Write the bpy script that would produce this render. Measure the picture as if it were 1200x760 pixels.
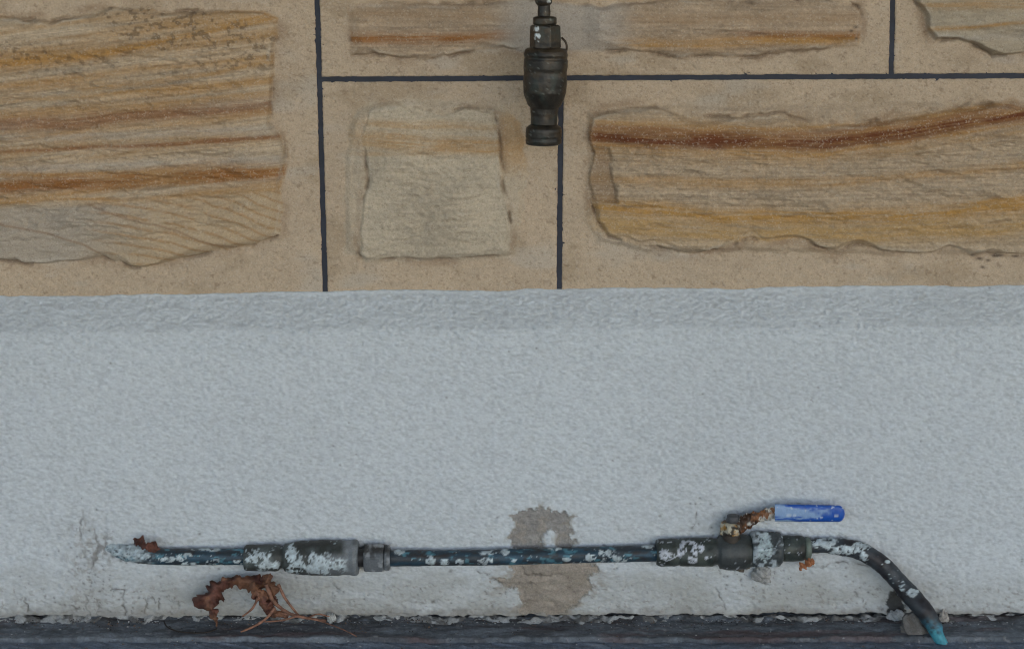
import bpy, math, random
import numpy as np
from mathutils import Vector
random.seed(7)
S = bpy.context.scene
for o in list(bpy.data.objects): bpy.data.objects.remove(o)
COL = S.collection
R = math.radians

# ------------------------------------------------------------------ camera
F = 2000.0                    # focal length in photo pixels (1200 wide)
PITCH = R(12.5)
MM = 0.0008                   # metres per photo pixel at the wall
DIST = 1.6
PLY = -0.022                  # face of the rendered plinth
cy_, cp, sp = -DIST*math.cos(PITCH), math.cos(PITCH), math.sin(PITCH)
def ray(px, py):
    a = (np.asarray(px, float)-600)/F; b = -(np.asarray(py, float)-380)/F
    return a, cp + b*sp, -sp + b*cp
def _z0(px, py, Y):
    a, dy, dz = ray(px, py); t = (Y-cy_)/dy; return dz*t
CZ = -float(_z0(600, 724, PLY))      # ground (z=0) meets the plinth at row 724
def P(px, py, Y=0.0):
    a, dy, dz = ray(px, py); t = (Y-cy_)/dy
    return a*t, Y+0*t, CZ+dz*t
def V(px, py, Y=0.0):
    x, y, z = P(px, py, Y); return Vector((float(x), float(y), float(z)))
def G(px, py, Zg=0.0):               # point on the ground seen at a pixel
    a, dy, dz = ray(px, py); t = (Zg-CZ)/dz
    return Vector((float(a*t), float(cy_+dy*t), Zg))
def PX(x, y, z):                     # world -> photo pixels (to look up traced marks)
    dy = y-cy_; dz = z-CZ
    d = dy*cp - dz*sp; u = dy*sp + dz*cp
    return 600+F*x/d, 380-F*u/d
cam = bpy.data.cameras.new('camera'); co = bpy.data.objects.new('camera', cam); COL.objects.link(co)
cam.sensor_width = 36; cam.lens = F*36/1200; cam.clip_start = 0.01; cam.clip_end = 200
co.location = (0, cy_, CZ); co.rotation_euler = (math.pi/2-PITCH, 0, 0)
S.camera = co
S.cycles.filter_width = 1.1
# ------------------------------------------------------------------ light
W = bpy.data.worlds.new('World'); S.world = W; W.use_nodes = True
nt = W.node_tree; nt.nodes.clear()
sky = nt.nodes.new('ShaderNodeTexSky'); sky.sky_type = 'NISHITA'; sky.sun_disc = False
SUN_EL, SUN_AZ = R(36), R(155)       # high sun, kept off the wall by the added roof
sky.sun_elevation = SUN_EL; sky.sun_rotation = SUN_AZ; sky.dust_density = 1.0; sky.ozone_density = 1.0
bg = nt.nodes.new('ShaderNodeBackground'); bg.inputs[1].default_value = 0.15
out = nt.nodes.new('ShaderNodeOutputWorld')
nt.links.new(sky.outputs[0], bg.inputs[0]); nt.links.new(bg.outputs[0], out.inputs[0])
sl = bpy.data.lights.new('sun', 'SUN'); so = bpy.data.objects.new('sun', sl); COL.objects.link(so)
sl.energy = 3.0; sl.angle = R(0.5); sl.color = (1, 0.965, 0.92)
sd = Vector((math.sin(SUN_AZ)*math.cos(SUN_EL), math.cos(SUN_AZ)*math.cos(SUN_EL), math.sin(SUN_EL)))
so.rotation_euler = (-sd).to_track_quat('-Z', 'Y').to_euler()
S.view_settings.view_transform = 'Standard'; S.view_settings.look = 'None'
S.view_settings.exposure = 1.12; S.view_settings.gamma = 1

# ------------------------------------------------------------------ numeric noise
_rng = np.random.RandomState(3); LAT = _rng.rand(256, 256)
def vn(x, y):
    xi = np.floor(x).astype(int); yi = np.floor(y).astype(int)
    fx = x-xi; fy = y-yi; fx = fx*fx*(3-2*fx); fy = fy*fy*(3-2*fy)
    a = LAT[yi & 255, xi & 255]; b = LAT[yi & 255, (xi+1) & 255]
    c = LAT[(yi+1) & 255, xi & 255]; d = LAT[(yi+1) & 255, (xi+1) & 255]
    return (a*(1-fx)+b*fx)*(1-fy)+(c*(1-fx)+d*fx)*fy - 0.5
def fbm(x, y, o=4, seed=0, g=0.5):
    s = 0; a = 1.0
    for k in range(o):
        s = s + a*vn(x+17.3*k+seed*31.7, y+9.1*k+seed*57.9); x = x*2.03; y = y*2.03; a *= g
    return s
def sm(a, b, x):
    t = np.clip((x-a)/(b-a), 0, 1); return t*t*(3-2*t)
def mix(c, c2, w):
    return c*(1-w[..., None]) + np.array(c2)*w[..., None]
def segd(x, y, pts, closed=False):
    d = np.full(x.shape, 1e9); n = len(pts)
    for i in range(n if closed else n-1):
        ax, ay = pts[i]; bx, by = pts[(i+1) % n]; vx, vy = bx-ax, by-ay
        t = np.clip(((x-ax)*vx+(y-ay)*vy)/(vx*vx+vy*vy+1e-9), 0, 1)
        d = np.minimum(d, (x-ax-t*vx)**2+(y-ay-t*vy)**2)
    return np.sqrt(d)
def sdf(x, y, pts):                  # positive inside
    ins = np.zeros(x.shape, bool); n = len(pts)
    for i in range(n):
        ax, ay = pts[i]; bx, by = pts[(i+1) % n]
        if ay == by: continue
        c = ((ay > y) != (by > y)) & (x < (bx-ax)*(y-ay)/(by-ay)+ax)
        ins ^= c
    d = segd(x, y, pts, True); return np.where(ins, d, -d)

# ------------------------------------------------------------------ materials
def material(name, grain=0.12, gscale=900, bump=0.25, bscale=900, rough=0.85, spec=0.3, speck=0.0, metal=0.0, stretch=(1, 1, 1), rvar=0.1):
    m = bpy.data.materials.new(name); m.use_nodes = True; n = m.node_tree; N = n.nodes; L = n.links
    b = N['Principled BSDF']; at = N.new('ShaderNodeAttribute'); at.attribute_name = 'Col'
    tc = N.new('ShaderNodeTexCoord'); mp = N.new('ShaderNodeMapping'); mp.inputs['Scale'].default_value = stretch
    L.new(tc.outputs['Object'], mp.inputs[0])
    n1 = N.new('ShaderNodeTexNoise'); n1.inputs['Scale'].default_value = gscale; n1.inputs['Detail'].default_value = 5; n1.inputs['Roughness'].default_value = .7
    L.new(mp.outputs[0], n1.inputs['Vector'])
    mr = N.new('ShaderNodeMapRange'); mr.inputs[1].default_value = .3; mr.inputs[2].default_value = .7
    mr.inputs[3].default_value = 1-grain; mr.inputs[4].default_value = 1+grain
    L.new(n1.outputs[0], mr.inputs[0])
    mu = N.new('ShaderNodeVectorMath'); mu.operation = 'SCALE'
    L.new(at.outputs['Color'], mu.inputs[0]); L.new(mr.outputs[0], mu.inputs[3])
    last = mu.outputs[0]
    if speck > 0:                    # pale quartz grains and dark grains
        vo = N.new('ShaderNodeTexVoronoi'); vo.inputs['Scale'].default_value = 760; L.new(mp.outputs[0], vo.inputs['Vector'])
        sx = N.new('ShaderNodeSeparateColor'); L.new(vo.outputs['Color'], sx.inputs[0])
        r1 = N.new('ShaderNodeMapRange'); r1.inputs[1].default_value = .80; r1.inputs[2].default_value = 1.0; r1.inputs[4].default_value = speck
        L.new(sx.outputs[0], r1.inputs[0])
        mx = N.new('ShaderNodeMix'); mx.data_type = 'RGBA'; mx.inputs['B'].default_value = (.60, .52, .42, 1)
        L.new(r1.outputs[0], mx.inputs['Factor']); L.new(last, mx.inputs['A'])
        r2 = N.new('ShaderNodeMapRange'); r2.inputs[1].default_value = .85; r2.inputs[2].default_value = 1.0; r2.inputs[4].default_value = speck*.8
        L.new(sx.outputs[1], r2.inputs[0])
        m2 = N.new('ShaderNodeMix'); m2.data_type = 'RGBA'; m2.inputs['B'].default_value = (.16, .10, .06, 1)
        L.new(r2.outputs[0], m2.inputs['Factor']); L.new(mx.outputs['Result'], m2.inputs['A']); last = m2.outputs['Result']
    L.new(last, b.inputs['Base Color'])
    n2 = N.new('ShaderNodeTexNoise'); n2.inputs['Scale'].default_value = bscale; n2.inputs['Detail'].default_value = 4; n2.inputs['Roughness'].default_value = .65
    L.new(mp.outputs[0], n2.inputs['Vector'])
    bm = N.new('ShaderNodeBump'); bm.inputs['Strength'].default_value = bump; bm.inputs['Distance'].default_value = .001
    L.new(n2.outputs[0], bm.inputs['Height']); L.new(bm.outputs[0], b.inputs['Normal'])
    rr = N.new('ShaderNodeMapRange'); rr.inputs[1].default_value = .3; rr.inputs[2].default_value = .7
    rr.inputs[3].default_value = max(0, rough-rvar); rr.inputs[4].default_value = min(1, rough+rvar)
    L.new(n1.outputs[0], rr.inputs[0]); L.new(rr.outputs[0], b.inputs['Roughness'])
    b.inputs['Specular IOR Level'].default_value = spec; b.inputs['Metallic'].default_value = metal
    return m
M_STONE = material('sandstone', .16, 800, .55, 700, .9, .2, speck=.34)
M_MARGIN_EDGE = M_STONE
M_RENDER = material('painted_render', .09, 600, .8, 420, .85, .25, stretch=(.7, 1, 1.3))
M_JOINT = material('joint_paint', .25, 500, .3, 500, .6, .4)
M_MORTAR = material('bare_mortar', .25, 700, .8, 600, .95, .15)
M_GROUND = material('pavement', .30, 420, .8, 450, .8, .3)
M_METAL = material('weathered_metal', .22, 500, .35, 700, .5, .5, metal=.15)
M_BRASS = material('tarnished_brass', .30, 260, .3, 500, .42, .5, metal=.35)
M_PLASTIC = material('scuffed_vinyl', .10, 500, .15, 700, .45, .5)
M_LEAF = material('dead_leaf', .35, 320, .6, 500, .65, .35)
M_PLAIN = material('plain_board', .1, 30, .2, 60, .9, .2)

# ------------------------------------------------------------------ builders
def mesh_obj(name, verts, faces, col, mat, parent=None, smooth=True):
    """verts (n,3) float, faces (m,k) int array or list, col (n,3) linear colour"""
    me = bpy.data.meshes.new(name)
    verts = np.asarray(verts, np.float32)
    if isinstance(faces, np.ndarray):
        k = faces.shape[1]; m = len(faces)
        me.vertices.add(len(verts)); me.vertices.foreach_set('co', verts.ravel())
        me.loops.add(m*k); me.loops.foreach_set('vertex_index', faces.ravel().astype(np.int32))
        me.polygons.add(m); me.polygons.foreach_set('loop_start', np.arange(0, m*k, k, dtype=np.int32))
        me.update(calc_edges=True)
    else:
        me.from_pydata([tuple(v) for v in verts], [], faces); me.update()
    me.polygons.foreach_set('use_smooth', np.full(len(me.polygons), smooth))
    a = me.color_attributes.new('Col', 'FLOAT_COLOR', 'POINT')
    c = np.ones((len(verts), 4), np.float32); c[:, :3] = np.clip(np.broadcast_to(np.asarray(col, np.float32), (len(verts), 3)), 0.003, 1)
    a.data.foreach_set('color', c.ravel())
    me.materials.append(mat); o = bpy.data.objects.new(name, me); COL.objects.link(o)
    if parent: o.parent = parent; o.matrix_parent_inverse = parent_inv(parent)
    return o
def parent_inv(p):
    from mathutils import Matrix
    m = Matrix.Identity(4); q = p
    while q is not None:
        m = Matrix.Translation(q.location) @ (q.rotation_euler.to_matrix().to_4x4()) @ q.matrix_parent_inverse @ m if False else m
        q = q.parent
    return world(p).inverted()
def world(p):
    from mathutils import Matrix
    m = Matrix.Translation(p.location) @ p.rotation_euler.to_matrix().to_4x4()
    return (world(p.parent) @ p.matrix_parent_inverse @ m) if p.parent else m
def thing(name, loc, label, cat, group=None):
    o = bpy.data.objects.new(name, None); COL.objects.link(o); o.location = loc; o.empty_display_size = .02
    return tag(o, label, cat, group)
def tag(o, label=None, cat=None, group=None, kind=None):
    if label: o['label'] = label
    if cat: o['category'] = cat
    if group: o['group'] = group
    if kind: o['kind'] = kind
    return o
def rebase(o, loc):                  # give a top-level mesh its origin at its base
    me = o.data; n = len(me.vertices); a = np.empty(n*3, np.float32); me.vertices.foreach_get('co', a)
    a = a.reshape(-1, 3)-np.array(loc, np.float32); me.vertices.foreach_set('co', a.ravel()); me.update(); o.location = loc; return o
def grid_faces(nr, nc, closed=False):
    i = np.arange(nr*nc).reshape(nr, nc)
    if closed: i = np.concatenate([i, i[:, :1]], 1)
    return np.stack([i[:-1, :-1], i[1:, :-1], i[1:, 1:], i[:-1, 1:]], -1).reshape(-1, 4)
def grid_obj(name, X, Y, Z, C, mat, parent=None, keep=None, flip=False):
    nr, nc = X.shape; f = grid_faces(nr, nc)
    if flip: f = f[:, ::-1]
    v = np.stack([X, Y, Z], -1).reshape(-1, 3); c = C.reshape(-1, 3)
    if keep is not None:
        f = f[keep.ravel()]; used = np.unique(f); r = np.full(len(v), -1); r[used] = np.arange(len(used))
        v = v[used]; c = c[used]; f = r[f]
    return mesh_obj(name, v, f, c, mat, parent)
def tube(name, pts, radii, mat, parent=None, nseg=48, step=None, colf=(.1, .1, .1), bumpf=None, hexf=None, axis=(0, 1, 0), smooth=True, cap=True, linear=False):
    """skin along a path; radii per point; densified by Catmull-Rom (or straight when linear)"""
    pts = [Vector(p) for p in pts]; n = len(pts); rows = []
    step = step or .0012
    for i in range(n-1):
        p0, p1, p2, p3 = pts[max(0, i-1)], pts[i], pts[i+1], pts[min(n-1, i+2)]
        k = max(1, int((p2-p1).length/step))
        for j in range(k):
            t = j/k
            q = p1.lerp(p2, t) if linear else .5*((2*p1)+(p2-p0)*t+(2*p0-5*p1+4*p2-p3)*t*t+(3*p1-p0-3*p2+p3)*t**3)
            tr = t if linear else t*t*(3-2*t)
            rows.append((q, radii[i]*(1-tr)+radii[i+1]*tr))
    rows.append((pts[-1], radii[-1]))
    C = np.array([r[0] for r in rows]); Rr = np.array([r[1] for r in rows]); T = np.gradient(C, axis=0)
    T /= np.maximum(np.linalg.norm(T, axis=1, keepdims=True), 1e-9)
    # steps that only change radius keep the neighbour's tangent
    B = np.array(axis, float)[None].repeat(len(C), 0); Nn = np.cross(T, B); l = np.linalg.norm(Nn, axis=1, keepdims=True)
    Nn = Nn/np.maximum(l, 1e-6); B = np.cross(Nn, T)
    th = np.linspace(0, 2*np.pi, nseg, endpoint=False)[None]
    rad = Rr[:, None]*np.ones_like(th)
    if hexf is not None:
        w = hexf(C)[:, None]; a = (th+R(12)) % (np.pi/3)-np.pi/6
        rad = rad*(1-w) + rad*w*np.cos(np.pi/6)/np.cos(a)*1.08
    pos = C[:, None]+Nn[:, None]*(rad*np.cos(th))[..., None]+B[:, None]*(rad*np.sin(th))[..., None]
    px, py = PX(pos[..., 0], pos[..., 1], pos[..., 2])
    side = np.broadcast_to(th, px.shape)
    col = colf(px, py, side) if callable(colf) else np.broadcast_to(np.array(colf, float), px.shape+(3,)).copy()
    if bumpf is not None:
        d = bumpf(px, py, side); dirn = pos-C[:, None]; dirn /= np.maximum(np.linalg.norm(dirn, axis=2, keepdims=True), 1e-9)
        pos = pos+dirn*d[..., None]
    nr = len(C); v = pos.reshape(-1, 3); f = grid_faces(nr, nseg, True); c = col.reshape(-1, 3)
    if cap:
        v = np.vstack([v, C[0], C[-1]]); c = np.vstack([c, c[0], c[(nr-1)*nseg]])
        i = np.arange(nseg); j = (i+1) % nseg; a = nr*nseg
        f = np.vstack([f, np.stack([np.full(nseg, a), i, j, j], 1), np.stack([np.full(nseg, a+1), (nr-1)*nseg+j, (nr-1)*nseg+i, (nr-1)*nseg+i], 1)])
        fl = [tuple(q) if q[2] != q[3] else tuple(q[:3]) for q in f.tolist()]
        return mesh_obj(name, v, fl, c, mat, parent, smooth)
    return mesh_obj(name, v, f, c, mat, parent, smooth)
def box(name, lo, hi, col, mat, parent=None):
    v = [(x, y, z) for x in (lo[0], hi[0]) for y in (lo[1], hi[1]) for z in (lo[2], hi[2])]
    f = [(0, 1, 3, 2), (4, 6, 7, 5), (0, 4, 5, 1), (2, 3, 7, 6), (0, 2, 6, 4), (1, 5, 7, 3)]
    return mesh_obj(name, v, f, col, mat, parent, smooth=False)

# ------------------------------------------------------------------ the stone wall
wall = thing('stone_wall', (0, 0, 0), 'sandstone block wall with orange veined rock faces above a pale rendered plinth', 'wall')
MARG = np.array((.515, .385, .258)); FACE = np.array((.40, .315, .215))
ORANGE = (.44, .225, .06); RUST = (.24, .088, .03); PALE = (.47, .40, .32); BROWN = (.20, .12, .06)
TOPJ = -20
def hj(x): return 93-0.0049*(x-380)
def j1(y): return 371.5+0.028*y
def j2(y): return 657.5-0.009*(y-95)
def j3(y): return 1046.5-0.022*y
def base(x): return 347-0.0145*x*(x < 380)-(x >= 380)*(5.5+(x-380)*0.0092)

FA = [(-330, 22), (-150, 18), (0, 20), (60, 25), (100, 17), (130, 9), (200, 15), (260, 12), (310, 14), (325, 22), (327, 45), (319, 60), (322, 90), (315, 120), (320, 145), (332, 165), (336, 190), (330, 220), (331, 250), (327, 275), (300, 286), (250, 295), (210, 303), (172, 311), (150, 311), (120, 300), (60, 308), (0, 304), (-150, 308), (-330, 300)]
FD = [(432, 126), (470, 121), (500, 130), (520, 134), (545, 125), (578, 128), (583, 150), (587, 185), (590, 230), (599, 270), (597, 298), (560, 300), (520, 302), (480, 302), (430, 304), (421, 298), (424, 240), (432, 210), (429, 175), (424, 162), (430, 140)]
FD2 = [(415, 130), (440, 118), (480, 116), (550, 118), (590, 122), (612, 145), (618, 200), (612, 250), (606, 300), (560, 306), (430, 308), (405, 296), (403, 200), (408, 150)]
FB = [(408, 6), (410, 30), (412, 64), (440, 62), (470, 69), (500, 68), (540, 62), (590, 55), (620, 62), (680, 60), (705, 60), (730, 57), (800, 67), (830, 63), (860, 68), (930, 62), (1006, 52), (1008, 30), (1006, 6), (960, -2), (880, 4), (800, -3), (700, 8), (620, 0), (520, 6), (450, 2)]
FC = [(1073, -5), (1082, 14), (1088, 35), (1095, 46), (1120, 45), (1140, 52), (1165, 66), (1200, 62), (1400, 60), (1560, 55), (1560, -8), (1300, -4), (1150, -9)]
FE = [(694, 136), (712, 128), (760, 123), (800, 135), (850, 138), (880, 135), (910, 134), (950, 143), (1000, 146), (1040, 140), (1080, 128), (1130, 124), (1160, 121), (1200, 125), (1400, 118), (1560, 125), (1560, 290), (1400, 285), (1200, 296), (1170, 295), (1135, 297), (1108, 288), (1080, 296), (1030, 291), (1005, 285), (976, 294), (955, 286), (938, 278), (900, 282), (878, 277), (860, 285), (835, 292), (812, 298), (775, 289), (745, 286), (712, 276), (700, 256), (693, 232), (690, 200), (694, 180), (691, 164)]
NE = [(680, 168), (713, 171), (718, 205), (724, 236), (700, 238), (680, 236)]
ND = [(400, 168), (424, 172), (430, 180), (432, 212), (426, 240), (421, 290), (400, 296)]
FE2 = [(688, 130), (720, 124), (1560, 110), (1560, 300), (1200, 300), (760, 296), (700, 285), (686, 260)]

def stri(x, d, seed, fx=70.0, fy=1.7):
    return fbm(x/fx, d/fy, 3, seed)
def bands(c, x, y, lst, seed):
    for k, (pts, th, colr, st) in enumerate(lst):
        xs = [p[0] for p in pts]; ys = [p[1] for p in pts]
        d = y-np.interp(x, xs, ys)+3.0*fbm(x/60, y/60, 3, seed+k)
        w = np.exp(-(d/th)**2)
        ends = sm(xs[0]-30, xs[0]+10, x)*(1-sm(xs[-1]-10, xs[-1]+30, x))
        w = np.clip(w*(1.05+1.3*stri(x, d, seed+k+5))*(0.85+.6*fbm(x/35, y/12, 3, seed+k)), 0, 1)*ends*st
        c = mix(c, colr, np.clip(w, 0, 1))
    return c
def col_A(x, y, s):
    c = np.broadcast_to(np.array((.46, .345, .225)), x.shape+(3,)).copy()
    yl = y+0.12*x-0.00003*x*x
    c *= (1+.34*stri(x, yl, 3, 110, 3.2)+.42*stri(x, yl, 8, 60, 1.3)+.15*fbm(x/2.4, y/2.2, 2, 9))[..., None]
    c = mix(c, ORANGE, np.clip(.22+.8*fbm(x/160, yl/9, 3, 31), 0, .6))
    c = bands(c, x, y, [([(-330, 80), (0, 75), (90, 66), (180, 51), (260, 33), (322, 18)], 5, ORANGE, .85),
        ([(100, 103), (180, 96), (320, 72)], 3, ORANGE, .6), ([(-330, 128), (0, 120), (325, 95)], 2.5, ORANGE, .45),
        ([(-330, 150), (0, 144), (80, 142), (150, 134), (325, 121)], 8, RUST, .62), ([(-330, 164), (0, 160), (330, 150)], 5, PALE, .5),
        ([(-330, 182), (0, 177), (190, 167), (332, 160)], 2.6, RUST, .7), ([(-330, 206), (0, 196), (90, 192), (330, 185)], 5, PALE, .5),
        ([(-330, 205), (0, 203), (60, 203), (130, 200)], 2.5, ORANGE, .6), ([(-330, 235), (0, 218), (100, 212), (220, 206), (335, 200)], 9, (.29, .12, .035), .95),
        ([(-330, 240), (0, 234), (70, 231), (130, 232)], 2.5, ORANGE, .7)], 40)
    low = sm(2, 10, y-np.interp(x, [-330, 0, 130, 335], [243, 237, 231, 216]))
    cl = np.broadcast_to(np.array(PALE)*np.array((.90, .86, .80)), x.shape+(3,)).copy()
    warm = sm(100, 230, x+.5*(y-230)); cl = mix(cl, (.50, .36, .215), warm*.9)
    q = (y-230)-0.0016*np.maximum(0, x-70)**2*np.where(x < 300, 1, 1)*(.55)  # fanning cross beds
    lam = np.sin((q*.55+3*fbm(x/50, y/50, 3, 12)))
    cl = mix(cl, (.36, .18, .055), np.clip(sm(.35, 1, lam)*.5*sm(90, 150, x)*sm(.0, .35, .5+fbm(x/30, y/30, 3, 77)), 0, 1))
    for pts in ([(-40, 250), (10, 262), (60, 272), (100, 285), (118, 295)], [(105, 234), (140, 250), (190, 262), (250, 285), (300, 292)]):
        cl = mix(cl, (.26, .15, .08), np.exp(-(segd(x+3*fbm(x/20, y/20, 2, 5), y, pts)/1.3)**2)*.6)
    c = mix(c, np.zeros(3), low*0)
    c = c*(1-low[..., None])+cl*low[..., None]
    sp_ = sm(.12, .30, fbm(x/5, y/4, 2, 20))*sm(.0, .25, fbm(x/60, y/30, 3, 22)+.12)*sm(110, 60, y)
    return mix(c, (.13, .085, .05), sp_*.6)
def col_D(x, y, s):
    c = np.broadcast_to(np.array((.50, .405, .285)), x.shape+(3,)).copy()
    c *= (1+.12*stri(x, y+.05*x, 9, 50, 2)+.18*fbm(x/60, y/60, 3, 1)+.25*fbm(x/2.6, y/2.2, 2, 9))[..., None]
    c = bands(c, x, y, [([(420, 143), (600, 150)], 5, ORANGE, .45), ([(400, 160), (440, 162), (500, 168), (580, 172), (620, 168)], 9, ORANGE, .62), ([(420, 178), (600, 176)], 3, ORANGE, .35)], 60)
    return mix(c, ORANGE, .75*sm(582, 590, x)*sm(125, 140, y)*sm(215, 180, y))
def col_B(x, y, s):
    c = np.broadcast_to(np.array((.43, .31, .20)), x.shape+(3,)).copy()
    c *= (1+.3*stri(x, y, 19, 60, 2)+.2*fbm(x/50, y/30, 3, 2)+.22*fbm(x/2.6, y/2.2, 2, 9))[..., None]
    c = bands(c, x, y, [([(405, 18), (520, 16), (600, 20)], 7, (.33, .20, .10), .5), ([(405, 46), (470, 45), (520, 44), (590, 42)], 6, (.34, .14, .04), .95),
        ([(700, 24), (840, 22), (1006, 20)], 6, (.33, .2, .1), .5), ([(700, 50), (800, 52), (870, 48), (930, 44), (1010, 46)], 6, ORANGE, .85), ([(870, 40), (1010, 40)], 4, RUST, .55)], 80)
    return mix(c, (.46, .40, .33), sm(560, 620, x)*sm(760, 700, x)*.75)
def col_C(x, y, s):
    c = np.broadcast_to(np.array((.42, .335, .23)), x.shape+(3,)).copy()
    c *= (1+.2*stri(x, y+.1*x, 29, 60, 3))[..., None]
    return bands(c, x, y, [([(1090, 33), (1200, 27), (1560, 20)], 2.5, ORANGE, .7), ([(1080, 6), (1560, 0)], 5, ORANGE, .5), ([(1100, 44), (1560, 40)], 5, PALE, .5)], 90)
def col_E(x, y, s):
    c = np.broadcast_to(np.array((.44, .325, .21)), x.shape+(3,)).copy()
    cx = [694, 830, 960, 1060, 1130, 1200, 1560]; cyy = [158, 163, 166, 154, 142, 131, 100]
    yl = y-np.interp(x, cx, cyy)*sm(260, 160, y)
    c *= (1+.26*stri(x, yl, 39, 120, 3)+.26*stri(x, yl, 33, 80, 1.2)+.28*fbm(x/2.6, y/2.2, 2, 9))[..., None]
    L = lambda o: [(a, b+o) for a, b in zip(cx, cyy)]
    return bands(c, x, y, [(L(2), 19, ORANGE, .75), (L(-10), 5, RUST, .5), (L(0), 8.5, (.15, .045, .018), .97), (L(5), 3, (.15, .05, .02), .6), (L(-16), 2.5, ORANGE, .5),
        ([(694, 208), (900, 214), (1040, 207), (1200, 192), (1560, 170)], 6, ORANGE, .5),
        ([(694, 240), (800, 248), (900, 252), (1040, 252), (1200, 236), (1560, 215)], 9, (.45, .24, .065), .95), ([(694, 262), (800, 268), (900, 274), (1200, 262), (1560, 250)], 13, (.48, .29, .11), .85)], 100)
def col_rand(x, y, s):
    r = random.Random(s); k = r.uniform(.92, 1.05)
    c = np.broadcast_to(np.array((.40, .31, .21))*k, x.shape+(3,)).copy()
    sl_ = r.uniform(-.06, .06); yl = y+sl_*x
    c *= (1+.25*stri(x, yl, s, 110, 5))[..., None]
    c = mix(c, ORANGE, np.clip(sm(.15, .5, fbm(x/250, yl/16, 3, s+3)+.15), 0, .8))
    return c

def block(corners, poly, colf, seed, sp_=1.25, H=12.0, poly2=None, H2=4.0, c2=0.0, notch=None, edge=5.0, fade=None):
    """corners: functions of the four sides in photo pixels on the wall plane"""
    l, r, t, b = corners
    ym = .5*(t(0)+b(0)); nx = int((r(ym)-l(ym))/sp_)+2; ny = int((b(0)-t(0))/sp_)+2
    s, q = np.meshgrid(np.linspace(0, 1, nx), np.linspace(0, 1, ny))
    x = l(ym)*(1-s)+r(ym)*s
    for _ in range(2):
        y = t(x)*(1-q)+b(x)*q; x = l(y)*(1-s)+r(y)*s
    # slightly ragged arrises
    x = x+.9*fbm(y/9, s*3+seed, 3, seed)*(np.abs(s-.5)*2)**20; y = y+.9*fbm(x/9, q*3+seed, 3, seed+1)*(np.abs(q-.5)*2)**12
    wa = .5 if seed == 4 else .85
    wx = x+5*wa*fbm(x/16, y/16, 4, seed); wy = y+4*wa*fbm(x/16, y/16, 4, seed+2)
    d = sdf(wx, wy, poly)
    rocky = fbm(x/90, y/45, 3, seed+4)*9+np.abs(fbm(x/34, y/17, 4, seed+5))*-8+fbm(x/16, y/4, 4, seed+7)*3.2+fbm(x/3.5, y/2.2, 2, seed+9)*1.1
    tq = fbm(x/60, y/14, 4, seed+40)*6; tf = tq-np.floor(tq); rocky = rocky+(np.floor(tq)+sm(.0, .16, tf))*1.5*(.35 if seed == 4 else .8)   # broken bedding ledges
    dome = sm(0, 55, d)
    ew = edge*(1+2.6*(fbm(x/30, y/30, 2, seed+11)+.1)); ew = np.maximum(ew, 1.4)
    gyd = np.gradient(d, axis=0); gyd = np.clip(-gyd/sp_, 0, 1)      # 1 on the underside of the rock face
    st = sm(-.2, 1, d/ew)
    h = st*(H*.55+H*.45*dome+rocky*(.35+.65*dome))
    if poly2 is not None:
        d2 = sdf(wx, wy, poly2); h = np.maximum(h, sm(0, 9, d2)*H2*(1+1.2*fbm(x/20, y/30, 3, seed+8)))
    # a scar where the chisel margin meets the rock face
    cut = np.exp(-((d+1.0)/1.7)**2)*np.clip(-.02+.45*gyd+2.6*fbm(x/20, y/20, 4, seed+15), 0, 1)
    h = h-cut*6.0
    # dressed margin: trowelled waves, small pits
    mg = 1-sm(-8, 0, d)
    h = h+mg*(fbm(x/60, y/30, 3, seed+12)*1.6+fbm(x/5, y/4, 3, seed+13)*.35)
    h = h-mg*sm(.36, .5, fbm(x/4, y/3, 2, seed+14))*1.4
    nm = 0*x
    if notch is not None:
        dn = sdf(wx, wy, notch); nm = sm(-1.5, 3, dn); h = np.where(d > -2, h*(1-nm)+np.minimum(h, 7)*nm, h)
    if fade: h = h*fade(x, y)
    edged = np.minimum(np.minimum((x-l(y)), (r(y)-x)), np.minimum(y-t(x), b(x)-y))
    h = h-1.0*np.clip(1-edged/1.6, 0, 1)**2
    X, Y, Z = P(x, y, 0.0); Y = -h*MM+0*X
    cm = MARG*(1+.09*fbm(x/70, y/40, 4, seed+20)+.10*fbm(x/7, y/5, 3, seed+21)+.12*fbm(x/2.5, y/2.2, 2, seed))[..., None]
    cm = mix(cm, (.33, .235, .14), np.clip(.5*sm(.05, .5, fbm(x/55, y/30, 3, seed+22)), 0, .4))
    cm = mix(cm, (.50, .44, .36), sm(.1, .5, fbm(x/70, y/30, 3, seed+26))*.4)
    cm = mix(cm, (.17, .10, .055), sm(.36, .5, fbm(x/4, y/3, 2, seed+23))*.4)
    cf = colf(x, y, seed)
    w = sm(-3, 1.5, d)
    if poly2 is not None: w = np.maximum(w, c2*sm(-2, 3, d2+5*fbm(x/14, y/14, 3, seed+30)))
    c = cm*(1-w[..., None])+cf*w[..., None]
    halo = np.exp(-((d+4)/5)**2)*np.clip(.25+1.6*fbm(x/30, y/24, 3, seed+24), 0, 1)   # iron stain in the scar
    c = mix(c, (.24, .14, .075), halo*.5)
    c = mix(c, (.09, .055, .035), cut*.5); c = mix(c, (.22, .13, .07), nm*sm(-1, 2, d)*.45)
    if notch is not None: c = mix(c, (.10, .06, .04), np.exp(-((dn-.3)/1.3)**2)*(d > -1)*np.clip(.4+1.5*fbm(x/15, y/15, 3, seed+31), 0, 1)*.35)
    rim = np.exp(-((d-3.5)/1.6)**2)*np.clip(.1+1.6*fbm(x/26, y/26, 3, seed+28), 0, 1); c = mix(c, (.55, .48, .38), rim*.45)   # fresh chipped arris
    c = c*np.array((.99, 1.03, 1.09))
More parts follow.
